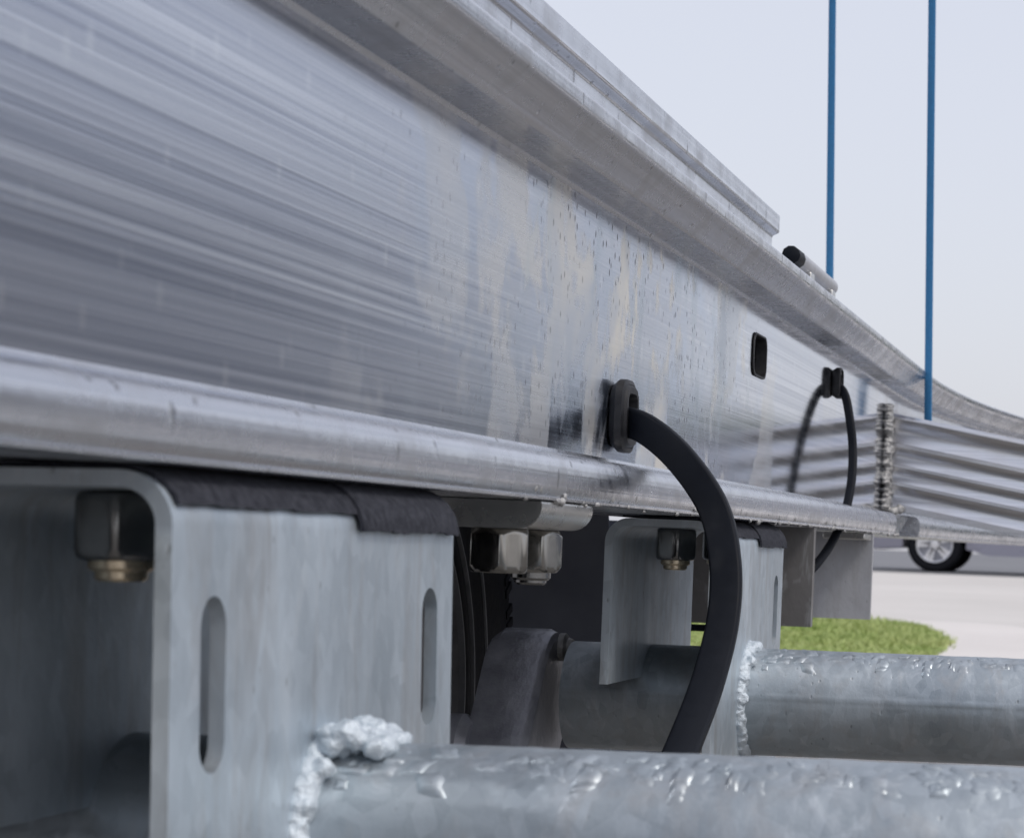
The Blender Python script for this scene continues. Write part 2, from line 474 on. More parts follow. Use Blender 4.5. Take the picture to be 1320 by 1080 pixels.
nose_b = [(-0.292, .0165), (-0.2875, .0165), (-0.2857, .0170), (-0.2855, .0182), (-0.2862, .0188), (-0.2852, .0205), (-0.2846, .0235), (-0.2843, .0275), (-0.2845, .0325),
          (-0.2858, .0362), (-0.2882, .0390), (-0.2915, .0405), (-0.297, .0412)]
low = [(-0.34, .0165)] + nose_b + [(-0.314, .0415), (-0.3185, .0435), (-0.3205, .0470), (-0.3205, .052)]
low_l = [(-0.69 - x, z) for x, z in reversed(low[1:])]
low = low + low_l
def flip(pr): return [(x, .2325 - z) for x, z in reversed(pr)]
nose_t = [(-0.3205, .1805), (-0.3205, .1855), (-0.3185, .1885), (-0.314, .1900), (-0.2985, .1902), (-0.2972, .1912), (-0.2966, .1925), (-0.2868, .2050), (-0.2852, .2066), (-0.2845, .2085), (-0.2845, .2140), (-0.2862, .2158), (-0.289, .2160)]
high = nose_t + [(-0.69 - x, z) for x, z in reversed(nose_t)]
mb = MB()
mb.sweep([[(x + bow(y), y, z) for x, z in high] for y in PY])
N0, N1 = 2.53, 2.79
mb.sweep([[(x + bow(y), y + (.018 * (z - .0165) / .025 if y == N0 else 0), z) for x, z in low] for y in [p for p in PY if p < N0 - .03] + [N0]])
mb.sweep([[(min(x, -0.3165) + bow(y), y, z) for x, z in low] for y in (N0 + .0185, N1 - .002)])
mb.sweep([[(x + bow(y), y, z) for x, z in low] for y in [N1] + [p for p in PY if p > N1 + .01]])
beam_root = None
fl = obj('frame_beam', mb, M['flange'], trailer, 28)

# outer web with its three openings
wm = MB()
YW = 2.82
HOLES = [(1.84, 0.1486, 0.056, 0.031), (1.362, 0.0717, 0.026, 0.024), (2.256, 0.159, 0.030, 0.02)]
holes = [rrect(y, z, l, h, 0.0095) for y, z, l, h in HOLES]
ZB, ZT = 0.046, 0.1865
outer = [(y, ZB) for y in [-0.7 + 0.32 * i for i in range(11)] + [YW]] + [(y, ZT) for y in [YW] + [-0.7 + 0.32 * i for i in range(10, -1, -1)]]
wm.plate(outer, holes, lambda u, v, w: (XW - w, u, v), 0.006)
yy = [YW + 0.06 * i for i in range(30)]
wm.sweep([[(XW + bow(y), y, ZB), (XW + bow(y), y, ZT), (XW - .006 + bow(y), y, ZT), (XW - .006 + bow(y), y, ZB)] for y in yy])
web = obj('web', wm, M['beam'], fl, 20)
w2 = MB()
w2.sweep([[(XW - .05 + bow(y), y, ZB), (XW - .05 + bow(y), y, ZT), (XW - .056 + bow(y), y, ZT), (XW - .056 + bow(y), y, ZB)] for y in [-0.7, 1.0, 2.0] + yy])
obj('web', w2, M['beam'], fl, 20)

# burrs and spatter along the lower edge of the flange
sp = MB()
rs = random.Random(11)
for i in range(40):
    y = rs.uniform(1.05, 2.62)
    r = rs.uniform(0.0012, 0.0030)
    sp.blob((-0.2862 + rs.uniform(-.001, .0006), y, 0.0168 + rs.uniform(-.0012, .0006)), r, 1, 0.5, (0.8, 2.2 if rs.random() < .6 else 1.0, 0.8))
for i in range(26):
    y = rs.uniform(1.0, 2.6)
    sp.blob((-0.2852, y, rs.uniform(.019, .023)), rs.uniform(.0009, .0018), 1, 0.5, (0.5, 1.8, 1.4))
so = obj('weld_spatter', sp, M['weld'], fl, 60)
so['kind'] = 'stuff'

# grommets: raised rubber ring with a square mouth
def grommet(y, z, ly, lz, px, mouth):
    g = MB()
    x0 = XW + 0.0008
    prof = [(0.0, 0.90), (0.0035, 1.06), (0.0075, 1.06), (0.0085, 0.93), (px * .8, 0.93), (px, 0.84)]
    rings = [[(x0 + t, u, v) for u, v in rrect(y, z, ly * s, lz * s, min(ly, lz) * s * .32, 4)] for t, s in prof]
    n_in = [(px, mouth), (px * 0.2, mouth * .9), (-0.004, mouth * .9)]
    rings += [[(x0 + t, u, v) for u, v in rrect(y, z, ly * s, lz * s, min(ly, lz) * s * .22, 4)] for t, s in n_in]
    g.sweep(rings, True, False, True)
    return obj('grommet', g, M['grommet'], fl, 35, 0)
grommet(1.362, 0.0717, 0.036, 0.040, 0.0100, 0.66)
grommet(2.256, 0.159, 0.024, 0.028, 0.007, 0.62)
# plain lined opening
g = MB()
y, z, l, h = HOLES[0]
rings = [[(XW + t, u, v) for u, v in rrect(y, z, l * s, h * s, 0.0095 * s, 5)] for t, s in ((0.0006, 1.10), (0.0014, 1.08), (0.0014, 0.99), (-0.0075, 0.97))]
g.sweep(rings, True, False, False)
obj('hole_liner', g, M['grommet'], fl, 35)

# ------------------------------------------------------------------ axle bracket (inverted channel), local front end at y = Y0
BL, BT, XR, XL, ZTOP = 0.27, 0.005, -0.287, -0.361, 0.0140
def make_bracket(Y0):
    y0, y1 = Y0, Y0 + BL
    mb = MB()
    R = 0.016
    out = [(XL, -0.0955)]
    out += [(XL + R - R * cos(radians(a)), ZTOP - R + R * sin(radians(a))) for a in range(0, 91, 10)]
    out += [(XR - R + R * sin(radians(a)), ZTOP - R + R * cos(radians(a))) for a in range(0, 91, 10)]
    out += [(XR, -0.010)]
    r = R - BT
    inn = [(XR - BT, -0.010)]
    inn += [(XR - R + r * sin(radians(a)), ZTOP - R + r * cos(radians(a))) for a in range(90, -1, -10)]
    inn += [(XL + R - r * cos(radians(a)), ZTOP - R + r * sin(radians(a))) for a in range(90, -1, -10)]
    inn += [(XL + BT, -0.0955)]
    n = len(out)
    ys = [y0, y0 + 0.0012, y1 - 0.0012, y1]
    rings = [[(x, y, z) for x, z in out + inn] for y in ys]
    N = 2 * n
    for i in range(3):
        for j in range(N):
            if j == n - 1: continue
            a, b = j, (j + 1) % N
            mb.add([rings[i][a], rings[i][b], rings[i + 1][b], rings[i + 1][a]], [(0, 1, 2, 3)])
    for ring in (rings[0], rings[3]):
        for j in range(n - 1):
            mb.add([ring[j], ring[j + 1], ring[N - 2 - j], ring[N - 1 - j]], [(0, 1, 2, 3)])
    # right leg with two slots
    slots = [capsule2d(y0 + .031, -.050, .019, .054), capsule2d(y0 + .241, -.050, .019, .054)]
    oo = [(y0, -.010), (y0, -.165), (y0 + .02, -.178), (y1 - .02, -.178), (y1, -.165), (y1, -.010)]
    mb.plate(oo, slots, lambda u, v, w: (XR - w, u, v), BT)
    bm = bmesh.new()
    me = bpy.data.meshes.new("t")
    me.from_pydata(mb.v, [], mb.f); bm.from_mesh(me)
    bmesh.ops.remove_doubles(bm, verts=bm.verts[:], dist=1e-6)
    bm.verts.index_update()
    m2 = MB(); m2.add([v.co for v in bm.verts], [tuple(v.index for v in f.verts) for f in bm.faces])
    bm.free(); bpy.data.meshes.remove(me)
    return m2

def nut_mesh(c, ztop, af=0.024, h=0.0205, rot=30):
    R = af / 2 / cos(pi / 6)
    ins = af / 2 * 1.0
    mb = MB()
    # hex with chamfered ends: 24-gon rings, limited by a cone near the ends
    n = 48
    def hexr(a): 
        a = (a - radians(rot)) % (pi / 3) - pi / 6
        return af / 2 / cos(a)
    rings = []
    for z, lim in ((0, ins * 0.98), (-0.0012, ins * 1.04), (-0.0030, 9), (-h + 0.0035, 9), (-h + 0.0015, ins * 1.06), (-h, ins * 0.96)):
        ring = []
        for i in range(n):
            a = 2 * pi * i / n + radians(rot)
            rr = min(hexr(a), lim)
            ring.append((c[0] + rr * cos(a), c[1] + rr * sin(a), ztop + z))
        rings.append(ring)
    mb.sweep(rings)
    return mb
def bolt_mesh(c, ztop, h):
    mb = MB()
    mb.lathe([(0, .0098), (-.0028, .0098), (-.0040, .0086), (-.0040, .0078), (-h + .001, .0078), (-h, .0068)], (c[0], c[1], ztop), 'z', 28)
    return mb

def pad_mesh(y0, y1, zb, lift, seed):
    # felt strip lying on the bracket and folded over its outer corner
    R = 0.0178 + lift
    cx, cz = XR - 0.016, ZTOP - 0.016
    prof = [(XL + 0.01, cz + R), (XL + 0.03, cz + R)]
    prof += [(cx + R * sin(radians(a)), cz + R * cos(radians(a))) for a in range(0, 91, 9)]
    prof = [q for q in prof if q[1] > zb + 0.0008]
    ang = math.asin(max(0.0, min(1.0, (zb - cz) / R)))
    prof += [(cx + R * cos(ang), zb)]
    mb = MB()
    ys = [y0 + (y1 - y0) * i / 26 for i in range(27)]
    rings = []
    for y in ys:
        ring = []
        for k, (x, z) in enumerate(prof):
            wob = 0.0
            if k == len(prof) - 1: wob = 0.0010 * noise.noise((y * 45, seed, 0)) + 0.0006 * noise.noise((y * 160, seed, 3))
            ring.append((x, y, z + wob))
        inner = [(x - 0.0014 * (1 if k > 5 else 0), y, z - 0.0014 * (0 if k >= len(prof) - 2 else 1)) for k, (x, yy_, z) in enumerate(ring)]
        rings.append(ring + inner[::-1])
    mb.sweep(rings)
    return mb

def weld_ring(cx, cy, cz, r, lump, seed, a0=0, a1=360, big=None):
    rw = random.Random(seed)
    mb = MB()
    n = int((a1 - a0) / 360 * 2 * pi * r / (lump * 0.5))
    for i in range(n):
        a = radians(a0 + (a1 - a0) * i / n)
        rr = lump * rw.uniform(.8, 1.15)
        mb.blob((cx + rw.uniform(-.0008, .0014), cy + r * cos(a), cz + r * sin(a)), rr * 1.15, 3, 0.35, (1.1, 1, 1))
    if big:
        for k in range(7):
            a = radians(rw.uniform(*big))
            mb.blob((cx + rw.uniform(0.0, .006), cy + (r + .001) * cos(a), cz + (r + .001) * sin(a)), lump * rw.uniform(.8, 1.15), 3, 0.4)
    return mb

YB2 = 1.524
DY = -0.849
mats_nut = [M['nutdark'], M['nutdark']]
br2 = obj('axle_bracket', make_bracket(YB2), M['galv'], trailer, 30)
br2['label'] = 'far galvanised axle bracket with axle tube passing through it'
for k, yo in enumerate((0.054, 0.216)):
    obj('hex_nut', nut_mesh((-0.3255, YB2 + yo), ZTOP - BT - 0.0005, 0.0256, 0.0215, 46), M['nutdark'], br2, 25, 0.0012)
    obj('bolt_end', bolt_mesh((-0.3255, YB2 + yo), ZTOP - BT - 0.0215, 0.0070), M['nylon'], br2, 25)
obj('felt_pad', pad_mesh(YB2 + 0.004, YB2 + 0.17, 0.0042, 0, 1), M['pad'], br2, 40)
obj('felt_pad', pad_mesh(YB2 + 0.155, YB2 + BL - 0.002, -0.0018, 0.0012, 5), M['pad'], br2, 40)
AY, AZ, AR = YB2 + 0.136, -0.112, 0.038
fuse(obj('weld_bead', weld_ring(XR + 0.0005, AY, AZ, AR + 0.0004, 0.0038, 3, 60, 320, (80, 135)), M['weldzinc'], br2, 60), 0.0008)

br1 = dup(br2, trailer, (0, DY, 0))
wl = MB()
rwl = random.Random(21)
for i in range(60):
    t = rwl.random() ** 1.3
    wl.blob((XR + .003 + .020 * t + rwl.uniform(-.002, .002), AY + DY - .004 + rwl.uniform(-.016, .012), AZ + AR - .0015 + .0055 * sin(pi * min(1, t * 1.25)) * rwl.uniform(.1, 1)), rwl.uniform(.0030, .0052), 3, 0.5)
fuse(obj('weld_lump', wl, M['weldzinc'], br1, 60), 0.0009)
br1.rotation_euler = (0, radians(-1.3), 0)
br1.location.x += 0.192 * sin(radians(1.3)) + 0.0012
br1['label'] = 'near galvanised axle bracket filling the lower left'

# axle tube with seam and zinc runs
def tube_mesh(AY):
    mb = MB()
    x0, x1 = -0.412, 1.35
    NX, NA = 760, 120
    rings = []
    for i in range(NX + 1):
        t = i / NX
        x = x0 + (x1 - x0) * t ** 1.25
        ring = []
        for j in range(NA):
            a = 2 * pi * j / NA
            ca, sa = cos(a), sin(a)          # ca along y, sa along z
            r = AR
            # runs of zinc along the crown, on the open side of the bracket
            if x > XR:
                front = max(0.0, 1 - abs(a - radians(120)) / radians(40))
                d = noise.noise((x * 95, a * 5.5, 1.7)) + 0.6 * noise.noise((x * 240, a * 9, 5))
                d2 = noise.noise((x * 330, a * 7, 2.2)) + 0.5 * noise.noise((x * 130, a * 26, 4.1))
                r += 0.0014 * front ** 0.6 * (min(0.55, max(0, d + 0.1)) + 0.5 * max(0, d2)) * (0.6 + 0.6 * noise.noise((x * 22, 3, 3)))
                r += 0.00025 * noise.noise((x * 60, a * 8, 9))
            seam = abs(a - radians(171))
            if seam < radians(2.0): r += 0.00045
            ring.append((x, AY + r * ca, AZ + r * sa))
        rings.append(ring)
    mb.sweep(rings)
    return mb
ax2 = obj('axle_tube', tube_mesh(AY), M['galv_axle'], trailer, 50)
ax2['label'] = 'round galvanised axle tube through the far bracket'

# flakes and runs of zinc left along the crown of the tube
zf = MB()
rz = random.Random(17)
for k in range(330):
    xc = rz.uniform(XR + .012, 0.75 if k % 3 else 0.25)
    ac = radians(rz.gauss(116, 9))
    lx, la = rz.uniform(.0022, .0065), rz.uniform(.004, .013) / AR / 2
    hh = rz.uniform(.0006, .0017); sd = rz.uniform(0, 90); sk = rz.uniform(-.5, .5)
    g_ = []
    N_ = 7
    for i in range(N_):
        for j in range(N_):
            u, v = 2 * i / (N_ - 1) - 1, 2 * j / (N_ - 1) - 1
            w_ = 1 - max(abs(u), abs(v)) ** 3
            q_ = 1 + .35 * noise.noise((u * 1.3 + sd, v * 1.3, sd))
            r_ = AR - .0004 + hh * w_ * (1 + .7 * noise.noise((u * 2 + sd, v * 2, 3)))
            a_ = ac + v * la * q_
            g_.append((xc + (u + sk * v) * lx * q_, AY + r_ * cos(a_), AZ + r_ * sin(a_)))
    zf.add(g_, [(i * N_ + j, i * N_ + j + 1, (i + 1) * N_ + j + 1, (i + 1) * N_ + j) for i in range(N_ - 1) for j in range(N_ - 1)])
zfo = obj('zinc_flakes', zf, M['galv_axle'], ax2, 50, 0, None, False)
zfo['kind'] = 'stuff'

# torsion arm: rounded bar dropping from the tube end towards the wheel
def arm_mesh():
    mb = MB()
    A = Vector((AY + 0.004, -0.107)); d = Vector((-0.62, -0.785)); nrm = Vector((-d.y, d.x))
    R, Lr = 0.041, 0.16
    pts = []
    for i in range(13):
        a = radians(180 * i / 12)
        off = nrm * R * cos(a) * -1 - d * R * sin(a)
        pts.append(A + off)
    B = A + d * Lr
    for i in range(13):
        a = radians(180 * i / 12)
        pts.append(B + nrm * R * 0.85 * cos(a) + d * R * 0.85 * sin(a))
    x0, x1 = -0.467, -0.4235
    bev = 0.0065
    def ring(x, s):
        c = sum(pts, Vector((0, 0))) / len(pts)
        return [(x + 0.0012 * noise.noise((p.x * 40, p.y * 40, x * 60)), c.x + (p.x - c.x) * s, c.y + (p.y - c.y) * s) for p in pts]
    mb.sweep([ring(x0, .95), ring(x0 + bev, 1.0), ring(x1 - bev * 1.2, 1.0), ring(x1 - bev * .4, .975), ring(x1, .93)])
    return mb
arm = obj('torsion_arm', arm_mesh(), M['arm'], ax2, 25)
hb = MB()
hb.lathe([(0, .010), (.004, .010), (.006, .007), (.009, .006)], (-0.4235, AY + 0.006, -0.079), 'x', 20)
obj('arm_bolt', hb, M['weld'], ax2, 30)
sb = MB()
sb.lathe([(-.16, .02), (0, .026), (.006, .02)], (-0.47, 1.60, -0.15), 'x', 24)
obj('spindle', sb, M['arm'], ax2)
ax1 = dup(ax2, trailer, (0, DY, 0))
ax1['label'] = 'round galvanised axle tube through the near bracket'

# wheels
def tyre_prof():
    p = [(0.010, .178), (0.003, .184), (0.0015, .186), (0.0012, .190), (0.0035, .194), (0.0032, .206), (0.0012, .209), (0.0012, .213), (0.0030, .216),
         (-0.002, .228), (-0.001, .240), (-0.0005, .243), (0.001, .246), (0.004, .262), (0.010, .274), (0.018, .281), (0.024, .284)]
    p = [(x, .150 + (r - .178) * 1.567) for x, r in p]
    left = p
    tread = []
    for k in range(5):
        x = .036 + k * .028
        tread += [(x, .320), (x + .0005, .313), (x + .006, .313), (x + .0065, .320)]
    right = [(.19 - x, r) for x, r in reversed(p)]
    return left + tread + right
WC = (-0.505, 1.565, -0.125)
def wheel(parent):
    mb = MB()
    mb.lathe([(-t, r) for t, r in tyre_prof()], WC, 'x', 96, 0, True)
    e = bpy.data.objects.new('wheel', None); col.objects.link(e)
    e.parent = parent
    WORLD_LOC[e.name] = Vector((WC[0] - .095, WC[1], WC[2] - .32 + H))
    e.location = WORLD_LOC[e.name] - WORLD_LOC[parent.name]
    e.empty_display_size = .05
    t = obj('tyre', mb, M['tyre'], e, 30)
    rb = MB()
    rb.lathe([(-.010, .1495), (-.004, .153), (-.0025, .150), (-.012, .144), (-.03, .140), (-.06, .136), (-.10, .130), (-.12, .11), (-.115, .06), (-.10, .04), (-.10, .001)], WC, 'x', 72)
    obj('rim', rb, M['rim'], e, 30)
    # raised marks on the inner sidewall
    for r_ in (.1500, .1735, .2060):
        qb = MB()
        qb.lathe([(-.004, r_ - .0012), (.0004, r_ - .0008), (.0006, r_ + .0004), (-.004, r_ + .0010)], WC, 'x', 96, 0, True)
        obj('sidewall_rib', qb, M['ribrubber'], e, 40)
    lb = MB()
    for k in range(15):
        a0 = radians(62 - k * 8.0)
        if k % 5 == 4: continue
        for (da, r0, r1) in ((0, .266, .292), (2.2, .266, .292), (4.4, .266, .292)):
            if (k + int(da)) % 3 == 1 and da > 3: continue
            q = []
            for xx in (WC[0] - .0062, WC[0] - .0012):
                for aa, rr in ((0, r0), (1.3, r0), (1.3, r1), (0, r1)):
                    an = a0 - radians(da + aa)
                    q.append((xx - (0.003 if rr == r1 else 0), WC[1] + rr * cos(an), WC[2] + rr * sin(an)))
            lb.add(q, [(0, 1, 2, 3), (7, 6, 5, 4), (0, 4, 5, 1), (1, 5, 6, 2), (2, 6, 7, 3), (3, 7, 4, 0)])
    obj('sidewall_mark', lb, M['tyre'], e, 30)['kind'] = 'stuff'
    return e
wh2 = wheel(trailer)
wh1 = dup(wh2, trailer, (0, DY, 0))

# fender over the wheels, its end skirt hanging down behind the far wheel
fb = MB()
path = []
yc0, yc1 = 0.716, 1.565
for a in range(180, 89, -6): path.append((yc0 + .36 * cos(radians(a)), -.125 + .36 * sin(radians(a))))
for a in range(90, -1, -6): path.append((yc1 + .40 * cos(radians(a)), -.125 + .36 * sin(radians(a))))
path.append((yc1 + .415, -0.22)); 
rings = []
inn = [(y, z - .003) if i < len(path) - 10 else (y - .003, z) for i, (y, z) in enumerate(path)]
for x in (-0.455, -0.46, -0.73, -0.735):
    rings.append([(x, y, z) for y, z in path + inn[::-1]])
fb.sweep(rings)
fen = obj('fender', fb, M['fender'], trailer, 30)
fs_ = MB(); fs_.box((-0.735, 1.988, -0.22), (-0.408, 1.992, 0.0155))
obj('end_skirt', fs_, M['fender'], fen, 30)
bb = MB()
bb.lathe([(0, .007), (-.006, .007), (-.008, .005)], (-0.505, 1.93, -0.025), 'y', 6)
obj('fender_bolt', bb, M['arm'], fen)

# spacer bar under the beam with two big nuts
sbm = MB()
xr = -0.2865
prof = [(-0.372, .0160), (xr - .0005, .0160), (xr, .0150)]
prof += [(xr - .011 + .011 * cos(radians(a)), .0135 - .0105 * sin(radians(a))) for a in range(0, 91, 9)]
prof += [(-0.372, .0030)]
sbm.sweep([[(x, y, z) for x, z in prof] for y in (1.083, 1.0845, 1.1795, 1.181)])
bar = obj('spacer_bar', sbm, M['stainless'], trailer, 25)
for yo in (1.112, 1.198):
    pass
for yo in (1.108, 1.165):
    obj('hex_nut', nut_mesh((-0.3125, yo), .0028, 0.0262, 0.0212, 45 if yo < 1.15 else 4), M['zinc'], bar, 25, 0.0004)
obj('bolt_end', bolt_mesh((-0.3125, 1.165), -.0184, 0.0062), M['nutdark'], bar, 25)

# hanging end plates behind the far bracket
def hang_plate(y, xl, zb, mat, label, ret):
    mb = MB()
    mb.plate([(xl, .0160), (-0.287, .0160), (-0.287, zb), (xl, zb)], [], lambda u, v, w: (u, y + w, v), 0.004)
    mb.box((-0.2905, y + .0042, zb + .0003), (-0.2872, y + ret, .0158))
    mb.box((xl, y + .0042, zb + .0003), (-0.2908, y + .02, zb + .004))
    o = obj('hanging_plate', mb, mat, trailer, 30)
    o['label'] = label
    return o
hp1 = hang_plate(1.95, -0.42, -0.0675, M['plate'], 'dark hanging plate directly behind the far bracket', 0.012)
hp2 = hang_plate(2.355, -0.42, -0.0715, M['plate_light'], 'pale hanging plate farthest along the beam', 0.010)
eb = MB(); eb.box((-0.42, 1.948, -0.0745), (-0.330, 1.956, -0.0690))
obj('edge_trim', eb, M['rubber'], hp1)
cb = MB()
cb.box((-0.330, 2.30, 0.0085), (-0.2885, 2.352, 0.0150))
obj('clip', cb, M['stainless'], hp2, 30, 0.001)

# ribbed cross beam, sloping down to the middle of the trailer
CA = radians(9.2)
def cross_mesh():
    prof = [(0.0, 0.006), (0.0035, 0.0005), (0.0045, 0.0), (0.0060, 0.0)]                      # (down the face, set back)
    def flute(h0, h1, dep):
        return [(h0 + (h1 - h0) * i / 10, 0.0008 + 0.6 * dep * sin(pi * i / 10) ** 0.8) for i in range(11)]
    prof += flute(.0065, .0335, .005)
    prof += [(.034, .0), (.038, .0)]
    prof += flute(.039, .058, .0035) + [(.0585, 0), (.0615, 0)]
    prof += flute(.062, .079, .0032) + [(.0795, 0), (.0825, 0)]
    prof += flute(.083, .104, .004) + [(.1045, -.0006), (.112, -.0006)]
    back = [(.112, .046), (0, .046)]
    full = prof + back
    mb = MB()
    rings = []
    for s in (0, .15, .3, .45, .6, .75, .95):
        rings.append([(-0.3185 + s * cos(CA) - (h - 0.0) * sin(CA) * (1 if s > 0 else 0), 2.712 + d, 0.160 - s * sin(CA) - h * (cos(CA) if s > 0 else 1)) for h, d in full])
    mb.sweep(rings)
    return mb
cr = obj('cross_beam', cross_mesh(), M['crossbeam'], trailer, 25)
cr['label'] = 'ribbed aluminium cross beam welded to the frame beam'
rw = random.Random(5)
wb = MB()
for i in range(110):
    z = .045 + .122 * i / 109
    wb.blob((-0.3165 + rw.uniform(-.0015, .0018), 2.704 + rw.uniform(-.016, .005), z + rw.uniform(-.002, .002)), rw.uniform(.0044, .0060), 3, 0.3, (1.0, 1.7, 0.5))
wb.lathe([(0, .005), (.118, .005)], (-0.3165, 2.706, .046), 'z', 12)
wb.blob((-0.300, 2.705, .047), .006, 2, .4); wb.blob((-0.307, 2.70, .0445), .0055, 2, .5)
fuse(obj('weld_bead', wb, M['weld'], cr, 60), 0.0009)
# torn tab at the end of the weld
tb = MB()
tb.plate([(2.54, .0168), (2.66, .0168), (2.77, .0385), (2.54, .0405)], [], lambda u, v, w: (-0.2965 - w, u, v), 0.003)
obj('weld_tab', tb, M['flange'], cr, 30, 0.0008)

# bar section bolted on top of the beam
ub = MB()
ub.sweep([[(-0.405, y, .2165), (-0.330, y, .2165), (-0.330, y, .233), (-0.337, y, .236), (-0.337, y, .262), (-0.331, y, .265), (-0.331, y, .280), (-0.405, y, .280)] for y in (0.9, 1.3, 1.98)])
top_bar = obj('top_rail', ub, M['flange'], trailer, 25, 0.0015)
ut = MB()
ut.box((-0.338, 1.985, .2165), (-0.318, 2.02, .2245))
obj('rail_clip', ut, M['stainless'], top_bar, 30, 0.0012)

# rod lying on the beam
rod = thing('capped_rod', 'short grey metal rod with black capped end lying on top of beam', 'rod', (-0.312, 2.02, .2165))
rb = MB()
rb.lathe([(0, .0060), (.0008, .0078), (.20, .0078), (.2008, .006)], (-0.312, 1.955, .2405), 'y', 28)
obj('shaft', rb, M['plate_light'], rod, 40)
rb = MB()
rb.lathe([(-.030, .0045), (-.028, .0078), (0, .0082), (.001, .007)], (-0.312, 1.955, .2405), 'y', 10)
obj('cap', rb, M['rubber'], rod, 40)

for yy_ in (1.99, 2.12):
    rb = MB(); rb.box((-0.320, yy_, .2166), (-0.304, yy_ + .02, .2345))
    obj('foot', rb, M['stainless'], rod, 40, .001)

# ------------------------------------------------------------------ cables
def cable(pts, w, t, name, label, cat, mat):
    P = spline(pts, 10)
    mb = MB(); rings = []
    pn = None
    for i, p in enumerate(P):
        tan = (P[min(i + 1, len(P) - 1)] - P[max(i - 1, 0)]).normalized()
        # flat side faces the near end of the trailer
        fn = Vector((0.02, -1, -0.14)); fn = (fn - tan * fn.dot(tan)).normalized()
        sd = tan.cross(fn)
        ring = []
        for u, v in rrect(0, 0, w, t, t * .24, 3):
            ring.append(tuple(p + sd * u + fn * v))
        rings.append(ring)
    mb.sweep(rings)
    o = obj(name, mb, mat, None, 50)
    tag(o, label, cat, 'cables coming out of the frame beam')
    return o
cable([(-0.345, 1.366, .0690), (-0.318, 1.362, .0690), (-0.297, 1.345, .0635), (-0.272, 1.325, .0460), (-0.250, 1.31, .0195), (-0.2385, 1.29, -.010), (-0.2345, 1.27, -.040), (-0.234, 1.235, -.070), (-0.2345, 1.19, -.096), (-0.236, 1.14, -.119), (-0.245, 1.08, -.145), (-0.26, 1.02, -.175), (-0.28, .98, -.21)],
      0.0175, 0.0075, 'flat_cable', 'thick flat black cable curving down from the larger rubber grommet', 'cable', M['rubber'])
cable([(-0.335, 2.258, .158), (-0.317, 2.256, .157), (-0.307, 2.25, .148), (-0.300, 2.24, .125), (-0.2945, 2.23, .095), (-0.292, 2.21, .062), (-0.2935, 2.18, .030), (-0.300, 2.15, .004), (-0.309, 2.11, -.018), (-0.322, 2.08, -.036)],
      0.0080, 0.0078, 'thin_cable', 'thin black cable hanging in a loop from the smaller far grommet', 'cable', M['rubber'])

# ------------------------------------------------------------------ blue straps
def strap(x, y, z0, z1, label):
    mb = MB(); rings = []
    n = 30
    for i in range(n + 1):
        z = z0 + (z1 - z0) * i / n
        tw = radians(18) * sin(z * 2.3 + x * 9)
        w, t = .0047, .0016
        ring = []
        for u, v in rrect(0, 0, 2 * w, 2 * t, .0011, 3):
            ring.append((x - .03 * (z - .15) + u * cos(tw) - v * sin(tw), y + u * sin(tw) + v * cos(tw), z))
        rings.append(ring)
    mb.sweep(rings)
    o = obj('blue_strap', mb, M['blue'], None, 40)
    tag(o, label, 'strap', 'blue straps hanging by the beam')
strap(-0.2795, 2.79, 0.08, 1.25, 'taut blue strap running down in front of the curved beam behind the cross beam')
strap(-0.4175, 2.92, 0.10, 1.25, 'taut blue strap disappearing behind the straight top flange near the rod')

# ------------------------------------------------------------------ parked car across the road
CY = 28.0
cz = gz(CY) + 0.004
car = thing('parked_car', 'grey car with silver five spoke wheels parked across the road', 'car', (-1.30, CY + .9, cz))
def car_y(v): return CY + v
xf = -3.62
def X(t): return xf + t
body = [(0.10, .30), (0.02, .42), (0.0, .60), (0.06, .78), (0.22, .90), (1.05, 1.00), (1.35, 1.06), (1.95, 1.42), (2.35, 1.52), (3.2, 1.53), (3.9, 1.46), (4.28, 1.10), (4.42, .98), (4.46, .70), (4.42, .42), (4.36, .30)]
def arch(c, R=.385): return [(c + R * cos(radians(a)), .34 + R * sin(radians(a))) for a in range(-8, 189, 14)]
low_edge = [(4.36, .26)] + [(x, z) for x, z in arch(3.62)] + [(2.9, .22), (1.6, .22)] + [(x, z) for x, z in arch(.95)] + [(.12, .25)]
side = body + low_edge
bmx = MB()
def taper(z, v):     # the cabin leans in
    k = max(0, z - .95) * .42
    return v + k if v < .9 else v - k
rings = []
for v, s in ((.03, .985), (0.0, 1.0)):
    pass
outl = [(X(x), cz + z) for x, z in side]
bmx.plate(side, [], lambda u, v, w: (X(u), car_y(taper(v, w * 1.8)), cz + v), 1.0)
cb_ = obj('body', bmx, M['carpaint'], car, 30)
def carpoly(name, pts, mat, v, out=.012, parent=None):
    mb = MB()
    mb.plate(pts, [], lambda u, z, w: (X(u), car_y(taper(z, v)) - out + w * .03, cz + z), 1.0)
    return obj(name, mb, mat, parent or car, 30)
carpoly('window', [(1.50, 1.06), (2.02, 1.38), (2.42, 1.45), (2.42, 1.05)], M['carglass'], 0, .008)
carpoly('window', [(2.50, 1.05), (2.50, 1.45), (3.20, 1.45), (3.50, 1.06)], M['carglass'], 0, .008)
carpoly('window', [(3.58, 1.08), (3.32, 1.43), (3.75, 1.38), (3.98, 1.12)], M['carglass'], 0, .008)
carpoly('headlight', [(.03, .70), (.06, .80), (.55, .88), (.50, .76)], M['lamp'], 0, .012)
carpoly('tail_light', [(4.42, .80), (4.38, .98), (4.00, .96), (4.05, .84)], M['redlamp'], 0, .012)
carpoly('door_handle', [(2.18, .93), (2.18, .96), (2.38, .96), (2.38, .93)], M['alloy'], 0, .03)
carpoly('door_handle', [(3.22, .94), (3.22, .97), (3.42, .97), (3.42, .94)], M['alloy'], 0, .03)
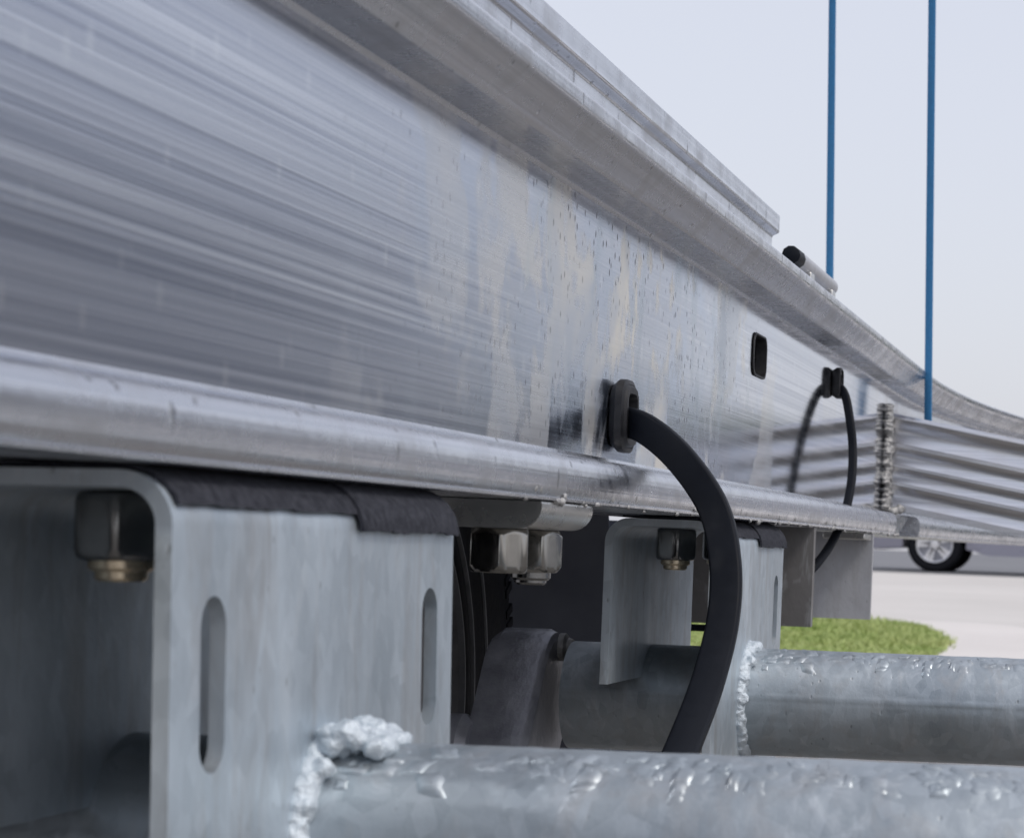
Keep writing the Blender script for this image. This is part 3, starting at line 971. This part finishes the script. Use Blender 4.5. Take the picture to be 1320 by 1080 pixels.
def carwheel(xc, yc, sgn):
    e = bpy.data.objects.new('wheel', None); col.objects.link(e); e.parent = car
    c = (X(xc), yc, cz + .335)
    WORLD_LOC[e.name] = Vector((c[0], c[1], cz + H)); e.location = WORLD_LOC[e.name] - WORLD_LOC[car.name]
    e.empty_display_size = .1
    t = MB()
    t.lathe([(0.02 * sgn, .215), (0.0, .225), (0.0, .30), (.03 * sgn, .33), (.06 * sgn, .335), (.17 * sgn, .335), (.2 * sgn, .32), (.2 * sgn, .21)], c, 'y', 48, 0, True)
    obj('tyre', t, M['tyre'], e)
    r = MB()
    r.lathe([(.03 * sgn, .22), (.006 * sgn, .22), (.010 * sgn, .205), (.10 * sgn, .20), (.105 * sgn, .05)], c, 'y', 48, 0, True)
    for k in range(5):
        a = radians(90 + 72 * k + 14)
        for da in (-9, 9):
            p = []
            for y in (.018 * sgn, .05 * sgn):
                for rr, ww in ((.03, .02), (.212, .03)):
                    for s_ in (-1, 1):
                        aa = a + radians(da * (rr / .212))
                        p.append((c[0] + rr * cos(aa) - s_ * ww * sin(aa), c[1] + y, c[2] + rr * sin(aa) + s_ * ww * cos(aa)))
            r.add(p, [(0, 1, 3, 2), (4, 6, 7, 5), (0, 4, 5, 1), (2, 3, 7, 6), (0, 2, 6, 4), (1, 5, 7, 3)])
    r.lathe([(.05 * sgn, .055), (.012 * sgn, .05), (.010 * sgn, .001)], c, 'y', 20)
    obj('rim', r, M['alloy'], e)
    d = MB(); d.lathe([(.07 * sgn, .16), (.08 * sgn, .22), (.10 * sgn, .22)], c, 'y', 32)
    obj('brake_disc', d, M['arm'], e)
for xc in (.95, 3.62):
    carwheel(xc, car_y(.02), 1)
    carwheel(xc, car_y(1.78), -1)

# ------------------------------------------------------------------ unseen shed and trees to the right, added for reflections in the polished web
shed = thing('unseen_shed', 'unseen long blue grey shed added for the beam reflections', 'shed', (15.0, 24, gz(24)))
def shed_box(name, a, b, mat):
    m_ = MB(); m_.box(a, b); return obj(name, m_, mat, shed, 30)
z0 = gz(24)
shed_box('wall', (11.6, 9, z0 - .3), (18.5, 40, z0 + 4.6), M['siding'])
rf = MB()
rf.sweep([[(11.2, y, z0 + 4.605), (18.9, y, z0 + 4.605), (15.05, y, z0 + 6.2)] for y in (8.7, 40.3)])
obj('roof', rf, M['fender'], shed, 30)
for y in (14, 22, 30):
    shed_box('door', (11.52, y, z0), (11.596, y + 3.4, z0 + 3.6), M['siding_pale'])

# unseen trees, added as dark bluish patches for the web to reflect
far_t = MB()
rt = random.Random(9)
for i in range(260):
    y = rt.uniform(84, 110); x = y * math.tan(radians(rt.uniform(4.5, 17)))
    hh = 2.6 + 3.6 * max(0, noise.noise((x * .13, 2, 2)) + .35)
    far_t.blob((x, y, gz(60) + rt.uniform(.3, hh)), rt.uniform(.6, 1.3), 2, 0.7)
ft = obj('unseen_trees', far_t, M['leaf'], None, 60)
tag(ft, 'unseen far line of dark green trees added for the beam reflections', 'trees', kind='stuff')
